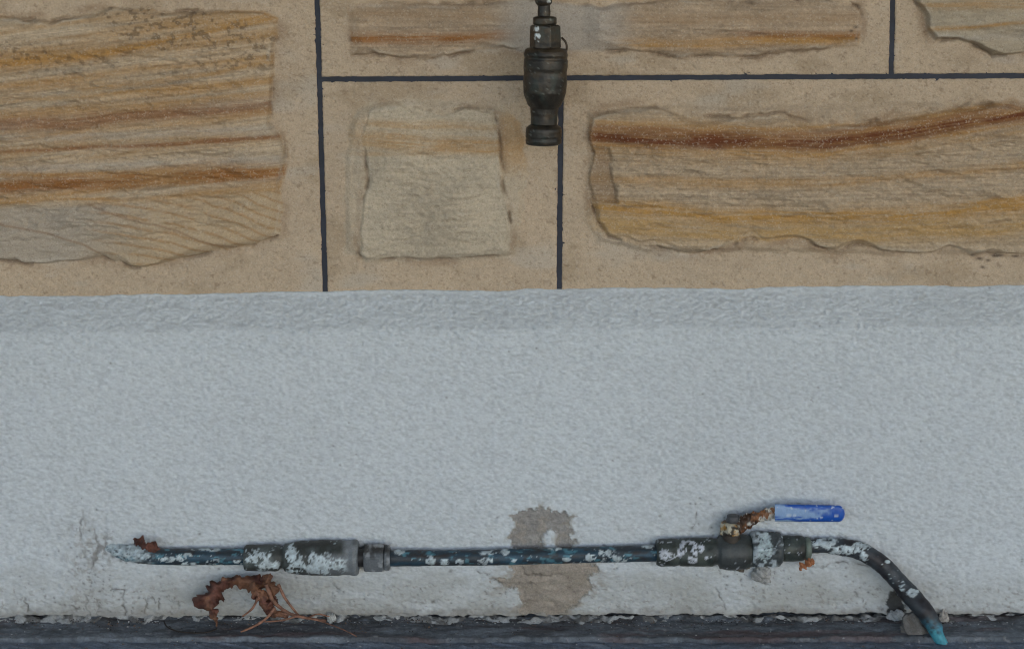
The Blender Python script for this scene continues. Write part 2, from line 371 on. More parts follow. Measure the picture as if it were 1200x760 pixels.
    for (a_, b_, r_) in ((1148, 303, 4), (1158, 305, 3), (1166, 300, 4), (1152, 313, 3), (1140, 299, 3), (1002, 32, 3), (996, 36, 2.4), (1003, 45, 2.4), (1172, 299, 5), (1190, 300, 5)):
        c = mix(c, (.045, .03, .025), np.exp(-(((x-a_)/r_)**2+((y-b_)/1.5)**2))*.85)
    # skirts back into the wall
    def ring(A, v): return np.pad(A, 1, mode='edge') if v is None else np.pad(A, 1, constant_values=v)
    X = ring(X, None); Z = ring(Z, None); Y = ring(Y, .03); c = np.pad(c, ((1, 1), (1, 1), (0, 0)), mode='edge')
    return grid_obj('stone_block', X, Y, Z, c, M_STONE, wall)
g = 3.0
K = lambda v: (lambda t: v+0*np.asarray(t, float))
bb = lambda x: base(np.asarray(x, float))+7
oA = block((K(-330), lambda y: j1(y)-g, K(TOPJ+g), bb), FA, col_A, 1, H=17)
oB = block((lambda y: j1(y)+g, lambda y: j3(y)-g, K(TOPJ+g), lambda x: hj(x)-g), FB, col_B, 2, H=13, edge=6, fade=lambda x, y: 1-.75*sm(590, 620, x)*sm(705, 680, x))
oC = block((lambda y: j3(y)+g, K(1560), K(TOPJ+g), lambda x: hj(x)-g), FC, col_C, 3, H=20)
oD = block((lambda y: j1(y)+g, lambda y: j2(y)-g, lambda x: hj(x)+g, bb), FD, col_D, 4, H=15, poly2=FD2, H2=5, c2=.6, notch=None)
oE = block((lambda y: j2(y)+g, K(1560), lambda x: hj(x)+g, bb), FE, col_E, 5, H=20, poly2=FE2, H2=4.5, c2=.35, notch=NE)
def rp(x0, y0, x1, y1, m=32, s=0):
    r = random.Random(s); pts = []
    n = 9
    for i in range(n): pts.append((x0+m+(x1-x0-2*m)*i/n, y0+m+r.uniform(-6, 6)))
    for i in range(n): pts.append((x1-m+r.uniform(-6, 6), y0+m+(y1-y0-2*m)*i/n))
    for i in range(n): pts.append((x1-m-(x1-x0-2*m)*i/n, y1-m+r.uniform(-6, 6)))
    for i in range(n): pts.append((x0+m+r.uniform(-6, 6), y1-m-(y1-y0-2*m)*i/n))
    return pts
extra = [(-330, 210, -263), (210, 800, -263), (800, 1200, -263), (1200, 1560, -263), (-900, -330, -263), (1560, 2100, -263)]
k = 0
for x0, x1, y0 in extra:
    k += 1; block((K(x0+g), K(x1-g), K(y0), K(TOPJ-g)), rp(x0, y0, x1, TOPJ, 32, k), col_rand, 20+k, 4.0)
for x0, x1, y0, y1 in [(-900, -333, TOPJ+g, 0), (1563, 2100, hj(1700)+g, 0), (1563, 2100, TOPJ+g, hj(1700)-g)]:
    k += 1; yb = K(y1) if y1 else bb; ye = y1 or 340
    block((K(x0), K(x1), K(y0), yb), rp(x0, y0, x1, ye, 32 if ye-y0 > 150 else 24, k), col_rand, 20+k, 4.0)
# painted joint lines, set back between the blocks
def joint(pts, w=6.0):
    n = 120; t = np.linspace(0, 1, n); x = pts[0][0]+(pts[1][0]-pts[0][0])*t; y = pts[0][1]+(pts[1][1]-pts[0][1])*t
    vert = abs(pts[1][1]-pts[0][1]) > abs(pts[1][0]-pts[0][0])
    xs, ys = [], []
    for s_ in (-1, 0, 1):
        xs.append(x+(w*s_ if vert else 0)); ys.append(y+(0 if vert else w*s_))
    x = np.array(xs); y = np.array(ys); X, Y, Z = P(x, y, 0.0); Y = .0012+.0005*fbm(x/6, y/6, 3, 5)
    c = np.array((.022, .026, .04))*(1+.5*fbm(x/12, y/12, 3, 8))[..., None]
    return grid_obj('joint_line', X, Y, Z, c, M_JOINT, wall, flip=vert)
joint([(j1(TOPJ), TOPJ), (j1(352), 352)]); joint([(j2(92), 92), (j2(352), 352)]); joint([(j3(TOPJ), TOPJ), (j3(92), 92)])
joint([(j1(92)-1, 92.9), (2100, hj(2100))]); joint([(-900, TOPJ), (2100, TOPJ)])
for xx, a, b in ((210, -263, TOPJ), (800, -263, TOPJ), (1200, -263, TOPJ), (-331.5, -263, 352), (1561.5, -263, 345)): joint([(xx, a), (xx+.01, b)])
zt = float(P(600, -263, 0)[2])
cb = box('wall_core', (-4, .03, 0), (4, .25, 2.35), (.30, .24, .17), M_PLAIN, wall)
ub = box('upper_courses', (-4, .0, zt+.003), (4, .029, 2.35), (.36, .29, .2), M_PLAIN, wall)

# ------------------------------------------------------------------ rendered plinth (chamfer + face)
UP = [(600, 606), (612, 599), (640, 597), (664, 600), (674, 606), (674, 622), (668, 640), (668, 654), (602, 654), (598, 640), (603, 620)]
UPB = [(631, 626), (640, 621), (648, 626), (653, 640), (652, 656), (632, 656), (634, 640)]
LP = [(592, 652), (700, 652), (702, 664), (690, 674), (696, 682), (684, 694), (672, 706), (664, 716), (618, 718), (610, 712), (612, 700), (606, 690), (585, 682), (577, 678), (596, 676), (602, 668)]
CR = [[(98, 598), (96, 612), (94, 628)], [(112, 622), (116, 640), (112, 655), (106, 668)], [(101, 696), (102, 706), (107, 718)], [(132, 689), (147, 690), (150, 689)], [(146, 690), (145, 703), (147, 720)],
      [(170, 698), (173, 706), (171, 718)], [(173, 702), (179, 699), (182, 706)], [(186, 700), (188, 712)], [(200, 702), (208, 703), (210, 711), (206, 716)], [(114, 702), (119, 712), (114, 718)], [(125, 640), (122, 650)],
      [(949, 664), (966, 664), (975, 659), (990, 658), (1004, 661), (1020, 663)], [(815, 600), (816, 610), (812, 618)], [(946, 628), (965, 631), (990, 628), (1003, 632), (1016, 640)],
      [(612, 664), (616, 672), (640, 673), (660, 672)], [(576, 678), (600, 684), (614, 683), (648, 681)], [(612, 683), (616, 700)], [(392, 684), (402, 692)],
      [(838, 690), (846, 700), (850, 712)], [(1002, 690), (1012, 705)], [(30, 700), (34, 716)], [(70, 706), (90, 712)], [(560, 668), (575, 672)], [(886, 678), (900, 684)]]
PIT = [(1038, 698), (1046, 690), (1052, 693), (1060, 704), (1063, 716), (1050, 723), (1040, 718), (1034, 708)]
rs = np.random.RandomState(11); dots = []
for (cx, cyc, sx, sy, n_) in ((110, 670, 22, 40, 60), (880, 672, 40, 8, 40), (640, 690, 60, 18, 30), (600, 690, 420, 18, 70), (830, 612, 18, 14, 8), (700, 470, 380, 90, 24), (1000, 690, 40, 16, 24), (190, 706, 40, 10, 24)):
    for _ in range(n_): dots.append((cx+rs.randn()*sx, cyc+rs.randn()*sy, rs.uniform(.5, 1.3)))
dots += [(234, 625, 1.6), (820, 583, 1.2), (773, 604, 1.6), (124, 647, 2.2), (133, 651, 2.2), (142, 656, 1.4), (508, 703, 2.4), (815, 590, 1.2), (811, 618, 1.8), (528, 668, 2.0)]
def plinth_grid(x0, x1, sp_):
    nx = int((x1-x0)/sp_)+1; ny = int(395/sp_)+1
    x, q = np.meshgrid(np.linspace(x0, x1, nx), np.linspace(0, 1, ny))
    # row coordinate in photo pixels on the plinth; geometry from world heights
    e = base(x)+1.3*fbm(x/14, x*0, 4, 50)+2.4*fbm(x/70, x*0+5, 2, 51)
    ce = np.interp(x, [-900, 0, 140, 300, 600, 1200, 2100], [397, 391, 390, 387, 386, 382, 376])+2.0*fbm(x/50, x*0, 3, 52)
    bt = 719.5-0.0025*(x-600)+3.5*fbm(x/13, x*0, 4, 53)+3*fbm(x/90, x*0, 2, 54)
    yt = e+(bt-e)*q
    zt_ = P(x, e, 0)[2]; zc = P(x, ce, PLY)[2]; zb = P(x, bt, PLY)[2]
    # rows: walk the profile
    t = np.clip((yt-e)/(ce-e), 0, 1); below = yt > ce
    Zp = np.where(below, P(x, yt, PLY)[2], zt_+(zc-zt_)*t)
    # rounded shoulder
    yprof = PLY*t; Yp = np.where(below, PLY, yprof)
    sh = np.exp(-((yt-ce)/4.0)**2); Yp = Yp+.0006*sh
    X = P(x, yt, np.where(below, PLY, Yp))[0]
    px, py = x, yt
    nxp = PX(X, Yp, Zp)
    px, py = nxp
    gr = fbm(px/4.0, py/2.1, 3, 60); h = gr*3.4+fbm(px/13, py/7, 3, 61)*1.5+fbm(px/120, py/60, 3, 62)*3.0
    h = h+np.abs(fbm(px/220, py/14, 3, 68))*1.5+sm(.1, .13, fbm(px/90, py/40, 4, 69))*.6   # trowel passes and overlapping coats
    h = h*(1+.5*sm(345, 350, py)*sm(392, 384, py))
    lower = sm(672, 690, py+6*fbm(px/60, py*0, 3, 63))              # lumpier patching low down
    h = h+lower*(fbm(px/16, py/9, 4, 64)*3.2+1.6)
    h = h+np.exp(-((py-700-4*fbm(px/50, py*0, 2, 91))/5)**2)*1.6
    lft = sm(140, 100, px)*sm(590, 620, py); h = h+lft*fbm(px/7, py/6, 3, 65)*3.5
    # small lip at the bottom of the chamfer
    h = h+np.exp(-((py-ce-1)/2.2)**2)*1.3*np.clip(.5+2*fbm(px/20, py*0, 3, 66), 0, 1.3)
    wx = px+13*fbm(px/15, py/15, 5, 70, .62); wy = py+11*fbm(px/15, py/15, 5, 71, .62)
    dU = np.minimum(sdf(wx, wy, UP), -sdf(wx, wy, UPB)); dL = sdf(wx, wy, LP); dM = np.maximum(dU, dL)
    mort = sm(-.6, .6, dM)
    h = h-mort*(2.6+2.2*fbm(px/18, py/10, 3, 72))+np.exp(-((dM+2)/1.5)**2)*.8
    h = h+sm(-.5, 4, sdf(wx, wy, UPB))*4
    dP = sdf(wx+4*fbm(px/5, py/5, 3, 73), wy, PIT); h = h-sm(-1, 2.5, dP)*9
    # swelling of filler round the left entry and along the right hand pipe
    h = h+np.exp(-(((px-125)/28)**2+((py-648)/12)**2))*5
    h = h+np.exp(-(segd(px, py, [(948, 632), (990, 636), (1020, 650)])/11)**2)*6
    C = np.broadcast_to(np.array((.580, .615, .640)), px.shape+(3,)).copy()
    C *= (1+.05*fbm(px/160, py/90, 3, 80)+.03*fbm(px/400, py/200, 2, 99)+.26*np.minimum(gr, .14)+.12*fbm(px/3.6, py/2.1, 2, 81))[..., None]
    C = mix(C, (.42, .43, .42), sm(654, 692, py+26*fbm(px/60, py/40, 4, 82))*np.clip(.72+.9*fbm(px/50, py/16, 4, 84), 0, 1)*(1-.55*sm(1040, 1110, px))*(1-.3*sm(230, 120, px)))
    C *= (1-.05*sm(0, 2.5, ce-py)*(1+fbm(px/9, py/6, 3, 88))*1.6)[..., None]   # shade of the sloping ledge painted into the colour
    C = mix(C, (.30, .285, .265), lft*sm(60, 95, px)*np.clip(.10+1.1*sm(.08, .5, fbm(px/5, py/6, 4, 83)), 0, .55))
    C = mix(C, (.26, .24, .22), sm(.30, .5, fbm(px/4.5, py/3, 4, 86)+.12*fbm(px/60, py/20, 2, 87))*lower*.55)
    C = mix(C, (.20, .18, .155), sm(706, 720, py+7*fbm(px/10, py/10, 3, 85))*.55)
    cr = np.zeros(px.shape)
    for k_, c_ in enumerate(CR):
        xs = [p[0] for p in c_]; ys = [p[1] for p in c_]
        m_ = (px > min(xs)-8) & (px < max(xs)+8) & (py > min(ys)-8) & (py < max(ys)+8)
        if m_.any():
            dd = segd(px[m_]+4*fbm(px[m_]/6, py[m_]/6, 3, 90), py[m_]+4*fbm(px[m_]/6, py[m_]/6, 3, 92), c_)
            cr[m_] = np.maximum(cr[m_], np.exp(-(dd/1.15)**2)*np.clip(.75+1.2*fbm(px[m_]/8, py[m_]/8, 2, 93), .1, 1))
    for (a, b, r_) in dots:
        m_ = (np.abs(px-a) < 6) & (np.abs(py-b) < 6)
        if m_.any(): cr[m_] = np.maximum(cr[m_], np.exp(-(((px[m_]-a)**2+1.6*(py[m_]-b)**2)/(r_*1.2)**2))*.9)
    h = h-cr*2.6; C = mix(C, (.085, .075, .065), cr*.75)
    MC = np.where((py < 660)[..., None], (.315, .30, .285), (.345, .30, .255))*np.where(py < 660, .95, 1)[..., None]*(1+.45*fbm(px/22, py/12, 4, 95)+.2*fbm(px/3, py/3, 2, 96))[..., None]
    MC = mix(MC, (.085, .075, .065), cr*.7)
    MC = mix(MC, (.38, .33, .28), sm(.1, .4, fbm(px/12, py/7, 3, 97))*.5)
    C = C*(1-mort[..., None])+MC*mort[..., None]
    C = mix(C, (.03, .027, .025), sm(0, 2, sdf(px+7*fbm(px/5, py/5, 4, 73), py+6*fbm(px/5, py/5, 4, 74), PIT))*.9)
    C = mix(C, (.30, .265, .22), sm(-26, 2, dL)*sm(.02, .32, fbm(px/16, py/6, 4, 78)+.10)*.75*sm(664, 668, py))
    C = mix(C, (.24, .23, .22), sm(34, 8, np.hypot((px-122)/1.0, (py-642)*1.2))*sm(.05, .3, fbm(px/6, py/5, 4, 79))*.8)
    edge = sm(.6, -.6, np.abs(dM)-1.1)*np.clip(.3+2*fbm(px/8, py/8, 2, 98), 0, 1); C = mix(C, (.13, .12, .10), edge*.55); C = mix(C, (.36, .33, .29), sm(9, 0, np.abs(dM))*sm(.0, .3, fbm(px/5, py/4, 3, 89))*.7)
    X = X+0; Yd = Yp-h*MM*.55
    pin = sm(0, .012, q)                                            # top edge feathers on to the stone
    Yd = Yp*1+(Yd-Yp)*pin-.0014*(1-pin)-.0007*sm(0, .03, q)
    # skirts: tuck top and bottom back
    def tk(A, t0, b0): return np.vstack([A[:1] if t0 is None else A[:1]*0+t0, A, A[-1:] if b0 is None else A[-1:]*0+b0])
    X2 = tk(X, None, None); Y2 = tk(Yd, .004, .0); Z2 = tk(Zp, None, None); C2 = np.concatenate([C[:1], C, C[-1:]*.5], 0)
    mk = np.pad(mort, ((1, 1), (0, 0)), mode='edge')[:-1, :-1] > .5
    return X2, Y2, Z2, C2, mk
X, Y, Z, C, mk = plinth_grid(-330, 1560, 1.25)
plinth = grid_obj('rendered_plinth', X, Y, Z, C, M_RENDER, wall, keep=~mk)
plinth['label'] = 'pale blue-grey rendered plinth with sloping top edge and cracked base'
mo = grid_obj('mortar_patch', X, Y, Z, C, M_MORTAR, plinth, keep=mk)
for a, b in ((-1000, -330), (1560, 2200)):
    X, Y, Z, C, mk = plinth_grid(a, b, 4.0); grid_obj('rendered_plinth', X, Y, Z, C, M_RENDER, wall)

# ------------------------------------------------------------------ ground
def gz(px, x, y): return 0
nx, ny = 1250, 110
gx, gy = np.meshgrid(np.linspace(-.9, .9, nx), np.concatenate([np.linspace(.0, -.12, 90), np.linspace(-.125, -.3, 20)]))
ppx, ppy = PX(gx, gy, 0*gx)
seam = G(600, 748).y
wob = .0015*fbm(gx/.05, gx*0, 3, 1)
hz = fbm(gx/.012, gy/.010, 4, 2)*.0016+fbm(gx/.0035, gy/.003, 3, 3)*.0007+fbm(gx/.08, gy/.02, 3, 7)*.002
far = sm(0, .0015, (seam+wob)-gy)
streak = fbm((gx+gy*2.2)/.0035, gy/.02, 3, 4)
hz = hz-far*.0035+far*streak*.0016-np.exp(-((gy-seam-wob)/.0012)**2)*.0035
hz = hz+np.exp(-((gy-PLY)/.006)**2)*.0015*(1+fbm(gx/.01, gy/.01, 3, 9)*2)
c = np.broadcast_to(np.array((.15, .17, .195)), gx.shape+(3,)).copy()
c *= (1+.5*fbm(gx/.05, gy/.012, 4, 5)+.5*fbm(gx/.006, gy/.004, 3, 6))[..., None]
c = mix(c, (.15, .19, .25), far*.8); c = mix(c, (.27, .31, .38), far*sm(.1, .4, streak)*.55)
c = mix(c, (.07, .065, .07), (1-far)*sm(.0, .35, fbm(gx/.07, gy/.014, 4, 8))*.6)
c = mix(c, (.30, .30, .31), sm(.36, .5, fbm(gx/.004, gy/.003, 3, 10)+.15*fbm(gx/.05, gy/.02, 2, 11))*.6)
c = mix(c, (.14, .085, .08), (1-far)*sm(.15, .45, fbm(gx/.06, gy/.01, 3, 12)+.2*np.exp(-((gx-.38)/.06)**2))*.5)
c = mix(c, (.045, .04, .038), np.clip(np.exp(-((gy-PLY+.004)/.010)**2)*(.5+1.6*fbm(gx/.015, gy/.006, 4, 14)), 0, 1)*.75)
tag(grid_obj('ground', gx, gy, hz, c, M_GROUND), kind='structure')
v = [(-30, -.3, .0), (30, -.3, .0), (30, -30, -.1), (-30, -30, -.1), (-30, .0, .0), (-.9, .0, .0), (-.9, -.3, .0), (.9, 0, 0), (30, 0, 0), (.9, -.3, 0)]
tag(mesh_obj('pavement', v, [(2, 1, 9, 6, 0, 3), (0, 6, 5, 4), (9, 1, 8, 7)], (.26, .25, .235), M_GROUND, smooth=False), kind='structure')
# flaky whitewashed mortar along the foot of the plinth
fx, fq = np.meshgrid(np.linspace(-330, 1560, 1500), np.linspace(0, 1, 12))
fw = .0075*np.clip(1+2.2*fbm(fx/22, fq*0, 3, 20)+1.2*fbm(fx/120, fq*0+3, 2, 21), .1, 2.2)
fX = P(fx, 724, PLY)[0]; fY = PLY+.004-(fw+.004)*fq
fZ = .0035*np.sqrt(np.clip(1-fq**2, 0, 1))*np.clip(.8+1.6*fbm(fx/9, fq*2, 3, 22), .05, 2)-.0006+.0008*fbm(fx/3, fq*5, 2, 23)
fc = np.broadcast_to(np.array((.42, .43, .43)), fx.shape+(3,)).copy()
fc = mix(fc, (.09, .085, .08), sm(.02, .3, fbm(fx/11, fq*1.6, 4, 24)+.06)*.8)
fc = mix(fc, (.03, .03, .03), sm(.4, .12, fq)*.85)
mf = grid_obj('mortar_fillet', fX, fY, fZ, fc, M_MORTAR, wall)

# ------------------------------------------------------------------ pipe run
PY_ = -0.035
pipe = thing('water_pipe', V(600, 662, PY_), 'old copper water pipe with union and blue lever valve running along plinth foot', 'pipe')
DK = np.array((.030, .040, .050)); BL = np.array((.03, .075, .115)); GRN = np.array((.05, .062, .058)); WH = (.46, .53, .56)
def paintmask(px, py, spots, amp=.9, seed=0, stray=.05):
    w = np.zeros(px.shape)
    for (a, b, rx, ry) in spots:
        m_ = (np.abs(px-a) < rx*2) & (np.abs(py-b) < ry*2+4)
        d = 1-np.sqrt(((px-a)/rx)**2+((py-b)/ry)**2)+amp*fbm(px/9, py/6, 5, seed)+.35*fbm(px/2.5, py/2, 2, seed+1)
        w = np.maximum(w, np.where(m_, sm(-.05, .12, d), 0))
    # flaked: holes, torn edges, and a dusting of stray specks
    w = w*(1-sm(.17, .30, fbm(px/4.6, py/3.4, 4, seed+7, .7)))
    return np.maximum(w, sm(.56, .64, fbm(px/3.9, py/2.4, 4, seed+9, .7)+.5*fbm(px/25, py/25, 2, seed)+stray-.12)*.8)
def whites(px, py, base=WH):
    return np.array(base)*(1+.5*fbm(px/5, py/4, 4, 41)+.3*fbm(px/2, py/2, 2, 42))[..., None]
def cover(c, px, py, w, base=None):
    return c*(1-w[..., None])+whites(px, py, base if base is not None else WH)*w[..., None]
def front(th): return 1.0            # marks wrap over the whole tube
WSP = [(145, 645, 20, 9), (168, 652, 16, 5), (200, 655, 16, 3), (246, 643, 14, 2.5), (222, 660, 10, 2), (215, 650, 9, 3), (277, 657, 5, 2.5), (468, 646, 8, 2.5), (520, 657, 7, 4), (505, 656, 7, 4), (538, 658, 6, 3), (570, 657, 9, 4), (575, 647, 12, 2), (604, 656, 6, 3), (648, 641, 9, 3), (690, 652, 8, 4),
       (711, 648, 9, 5), (722, 654, 7, 4), (735, 655, 7, 2.5), (760, 640, 8, 2), (664, 655, 5, 2), (592, 646, 4, 3)]
def pcol(px, py, th):
    t = fbm(px/30, py/6, 4, 1); c = np.broadcast_to(DK, px.shape+(3,)).copy()
    w = np.clip(.25+1.5*t+.5*sm(540, 600, px)*sm(800, 700, px), 0, 1); c = mix(c, BL, w)
    c = mix(c, (.10, .26, .33), sm(.22, .45, fbm(px/9, py/3.5, 4, 6)+.12*sm(560, 620, px)*sm(760, 700, px)+.15*sm(220, 160, px))*.75)
    c = mix(c, (.04, .03, .025), sm(.1, .4, fbm(px/12, py/4, 3, 8))*.7)
    c = cover(c, px, py, paintmask(px, py, WSP, .95, 3)*.95)
    return cover(c, px, py, sm(186, 138, px+30*fbm(px/6, py/3, 4, 17))*(1-.85*sm(.16, .24, fbm(px/4, py/2.4, 4, 18, .7)))*.9)
def pb(px, py, th): return MM*(.5*fbm(px/6, py/3, 3, 9)+.8*paintmask(px, py, WSP, .8, 3)+.5*fbm(px/40, py/40, 2, 7)+3.0*sm(190, 150, px)*fbm(px/7, py/5, 4, 10))
r = 9.6*MM
tube('copper_pipe', [V(112, 633, -.012), V(130, 641, -.020), V(152, 648, -.028), V(182, 651.5, PY_), V(230, 652, PY_), V(300, 651.5, PY_)], [r*.45, r*.75, r, r, r, r], M_METAL, pipe, 40, .001, pcol, pb)
tube('copper_pipe', [V(450, 653.5, PY_), V(560, 653, PY_), V(640, 651, PY_), V(720, 649, PY_), V(780, 648, PY_)], [r*.97]*5, M_METAL, pipe, 40, .001, pcol, pb)
RSP = [(965, 636, 18, 6), (990, 644, 14, 8), (1006, 640, 14, 8), (1012, 650, 6, 6), (1040, 658, 2.5, 2), (1058, 688, 4, 8), (1068, 694, 7, 5), (975, 648, 4, 2)]
def rcol(px, py, th):
    c = np.broadcast_to(np.array((.022, .020, .024)), px.shape+(3,)).copy()
    c = mix(c, (.045, .055, .065), np.clip(.5+1.6*fbm(px/10, py/10, 3, 4), 0, 1))
    c = mix(c, (.06, .28, .40), sm(718, 742, py)*np.clip(.65+1.6*fbm(px/5, py/5, 3, 5), 0, 1))
    c = cover(c, px, py, paintmask(px, py, RSP, .9, 13))
    return mix(c, (.07, .33, .42), .9*sm(736, 743, py+9*fbm(px/4, py/4, 3, 3)))
def rb(px, py, th): return MM*(.8*fbm(px/5, py/5, 3, 19)+1.0*paintmask(px, py, RSP, .7, 13))
ge = G(1104, 747)
tube('copper_pipe', [V(940, 641, PY_), V(965, 639, PY_), V(990, 641, PY_), V(1012, 647, -.037), V(1034, 661, -.040), V(1052, 680, -.045), V(1068, 698, -.053), V(1082, 714, -.062), V(1094, 732, -.067), ge+Vector((-.004, .0, .002)), ge+Vector((.004, 0, -.012))],
     [8*MM, 8.5*MM, 10*MM, 10.5*MM, 10.5*MM, 10.5*MM, 11.5*MM, 11*MM, 9.5*MM, 7.2*MM, 6.5*MM], M_METAL, pipe, 40, .001, rcol, rb)
def lathe_x(name, cyp, prof, parent, colf, mat=M_METAL, hexr=None, seg=60, slope=0.0, y=PY_, bump=None):
    pts = []; rad = []
    for i, (x_, r_) in enumerate(prof):
        pts.append(V(x_+(.01*i), cyp+slope*(x_-prof[0][0]), y)); rad.append(r_*MM)
    hf = None
    if hexr is not None:
        a, b = float(P(hexr[0], cyp, y)[0]), float(P(hexr[1], cyp, y)[0]); hf = lambda C: ((C[:, 0] > a-1e-5) & (C[:, 0] < b+1e-5)).astype(float)
    return tube(name, pts, rad, mat, parent, seg, .0011, colf, bump or (lambda px, py, th: MM*.6*fbm(px/6, py/5, 3, 33)), hf, linear=True)
USP = [(298, 650, 8, 10), (310, 658, 12, 9), (322, 660, 7, 7), (343, 640, 6, 6), (342, 653, 8, 12), (352, 660, 7, 9), (368, 660, 9, 15), (378, 660, 16, 12), (394, 663, 14, 8), (340, 666, 6, 4), (350, 668, 5, 4), (385, 668, 16, 4)]
def ucol(px, py, th):
    c = np.broadcast_to(np.array((.045, .05, .047)), px.shape+(3,)).copy()
    c = mix(c, (.10, .12, .12), np.clip(.3+1.8*fbm(px/14, py/9, 4, 14), 0, 1)); c = mix(c, (.022, .018, .014), np.clip(sm(645, 636, py), 0, 1)*.5)
    c = mix(c, (.26, .28, .30), sm(398, 408, px)*np.clip(.5+fbm(px/9, py/9, 3, 15), 0, 1))
    c = mix(c, (.22, .24, .26), sm(360, 380, px)*sm(646, 654, py)*.6)
    return cover(c, px, py, paintmask(px, py, USP, .95, 23)*sm(412, 400, px))
def ub_(px, py, th): return MM*(.8*fbm(px/6, py/5, 3, 33)+1.0*paintmask(px, py, USP, .55, 23))
union = lathe_x('pipe_union', 653, [(287, 9.5), (287, 14), (290, 15.5), (322, 15.8), (327, 15), (329, 12.5), (332, 12.5), (334, 16), (340, 17.5), (356, 20), (380, 21), (398, 21), (402, 20), (410, 20), (415, 21.5), (418, 21), (420, 19), (420, 9)], pipe, ucol, bump=ub_)
union['label'] = 'dark swollen compression union flecked with white paint'
def ncol(px, py, th):
    c = np.broadcast_to(np.array((.14, .155, .17)), px.shape+(3,)).copy()
    c = mix(c, (.035, .032, .03), np.clip(sm(651, 645, py)*.9+.0, 0, 1)); c = mix(c, (.36, .38, .40), sm(.15, .45, fbm(px/6, py/6, 3, 44)+.1)*.7)
    return mix(c, (.04, .04, .04), sm(.2, .45, fbm(px/9, py/9, 3, 45))*.6)
lathe_x('collar', 653, [(419, 11), (429, 11)], union, (.03, .03, .032))
lathe_x('union_nut', 653, [(427, 10), (427, 16), (430, 17.3), (448, 17.3), (450, 16), (450, 10)], union, ncol, hexr=(428.5, 449), seg=96)
lathe_x('flange_ring', 653, [(450.5, 10), (450.5, 14.5), (453, 15.5), (456, 15), (457.5, 13), (457.5, 9)], union, ncol)
# ball valve
VSP = [(800, 640, 4, 8), (796, 648, 4, 6), (814, 646, 3.5, 13), (811, 655, 5, 5), (822, 642, 4, 4), (781, 651, 9, 5), (806, 636, 10, 2.5), (794, 664, 5, 1.6), (828, 653, 2, 2), (772, 634, 3, 2), (778, 646, 5, 3)]
def vcol(px, py, th):
    c = np.broadcast_to(GRN, px.shape+(3,)).copy(); c *= (1+1.0*fbm(px/10, py/8, 4, 24))[..., None]
    c = mix(c, (.085, .10, .085), sm(.1, .4, fbm(px/18, py/12, 3, 25))*.7); c = mix(c, (.02, .017, .013), sm(.15, .4, fbm(px/8, py/6, 3, 26))*.6)
    c = mix(c, (.055, .062, .065), sm(836, 842, px)*sm(880, 872, px)*.8)
    return cover(c, px, py, paintmask(px, py, VSP, .55, 27), (.48, .51, .57))
def vb(px, py, th): return MM*(.8*fbm(px/6, py/5, 3, 34)+.8*paintmask(px, py, VSP, .45, 27))
valve = lathe_x('ball_valve', 647, [(769, 9.5), (769, 14.5), (772, 16), (790, 16.3), (796, 15.2), (797, 16.6), (834, 17), (838, 15.5), (841, 15.5), (843, 20), (850, 21.5), (862, 21.5), (872, 20.5), (880, 18), (885, 17), (885, 9)], pipe, vcol, slope=-.012, bump=vb)
valve['label'] = 'dark green-grey ball valve body with streaks of white paint'
def wcol(px, py, th):
    c = np.broadcast_to(np.array((.40, .46, .50)), px.shape+(3,)).copy()
    c *= (1+.35*fbm(px/7, py/6, 4, 54))[..., None]
    c = mix(c, (.06, .07, .075), sm(.08, .3, fbm(px/5, py/5, 4, 55)+.25*sm(906, 916, px)+.12))
    return cover(c, px, py, paintmask(px, py, [(896, 642, 9, 16)], .3, 3)*.8, (.46, .56, .58))
lathe_x('valve_nut', 643, [(880, 10), (880, 20), (884, 22), (908, 21.5), (913, 20), (916, 17), (916, 8)], valve, wcol, hexr=(883, 909), seg=96, bump=lambda px, py, th: MM*1.6*fbm(px/4, py/4, 3, 61))
lathe_x('tail_piece', 642, [(915, 8), (915, 14.5), (920, 15.5), (938, 15), (942, 14), (942, 8)], valve, vcol)
lathe_x('flange_ring', 642, [(942.2, 8), (942.2, 12.5), (945, 14), (949, 13), (950, 10), (950, 6)], valve, (.14, .17, .145))
# stem, gland nut, lever and sleeve: stem points up and a little out
sy = PY_-.004
tube('stem', [V(857, 634, sy), V(857, 622, sy)], [10.5*MM, 10.5*MM], M_METAL, valve, 32, .001, (.05, .04, .032), linear=True)
def scol(px, py, th):
    c = np.broadcast_to(np.array((.46, .43, .34)), px.shape+(3,)).copy()
    c = mix(c, (.035, .028, .022), sm(.0, .2, fbm(px/4.5, py/4, 3, 66)+.02)); return mix(c, (.40, .20, .03), sm(.12, .3, fbm(px/4, py/4, 3, 68))*.7)
tube('gland_nut', [V(856, 625, sy), V(856.01, 624.5, sy), V(856, 613.5, sy), V(856, 611, sy)], [9*MM, 12*MM, 12*MM, 9*MM], M_METAL, valve, 60, .0008, scol, lambda px, py, th: MM*1.4*fbm(px/4, py/4, 3, 62), hexf=lambda C: np.ones(len(C)), linear=True)
tube('stem', [V(859, 612, sy), V(859, 608.5, sy), V(859, 603.5, sy), V(859, 602.5, sy)], [7.5*MM, 8*MM, 7*MM, 4*MM], M_METAL, valve, 32, .001, (.06, .062, .068), lambda px, py, th: MM*.8*fbm(px/4, py/4, 3, 62), linear=True)
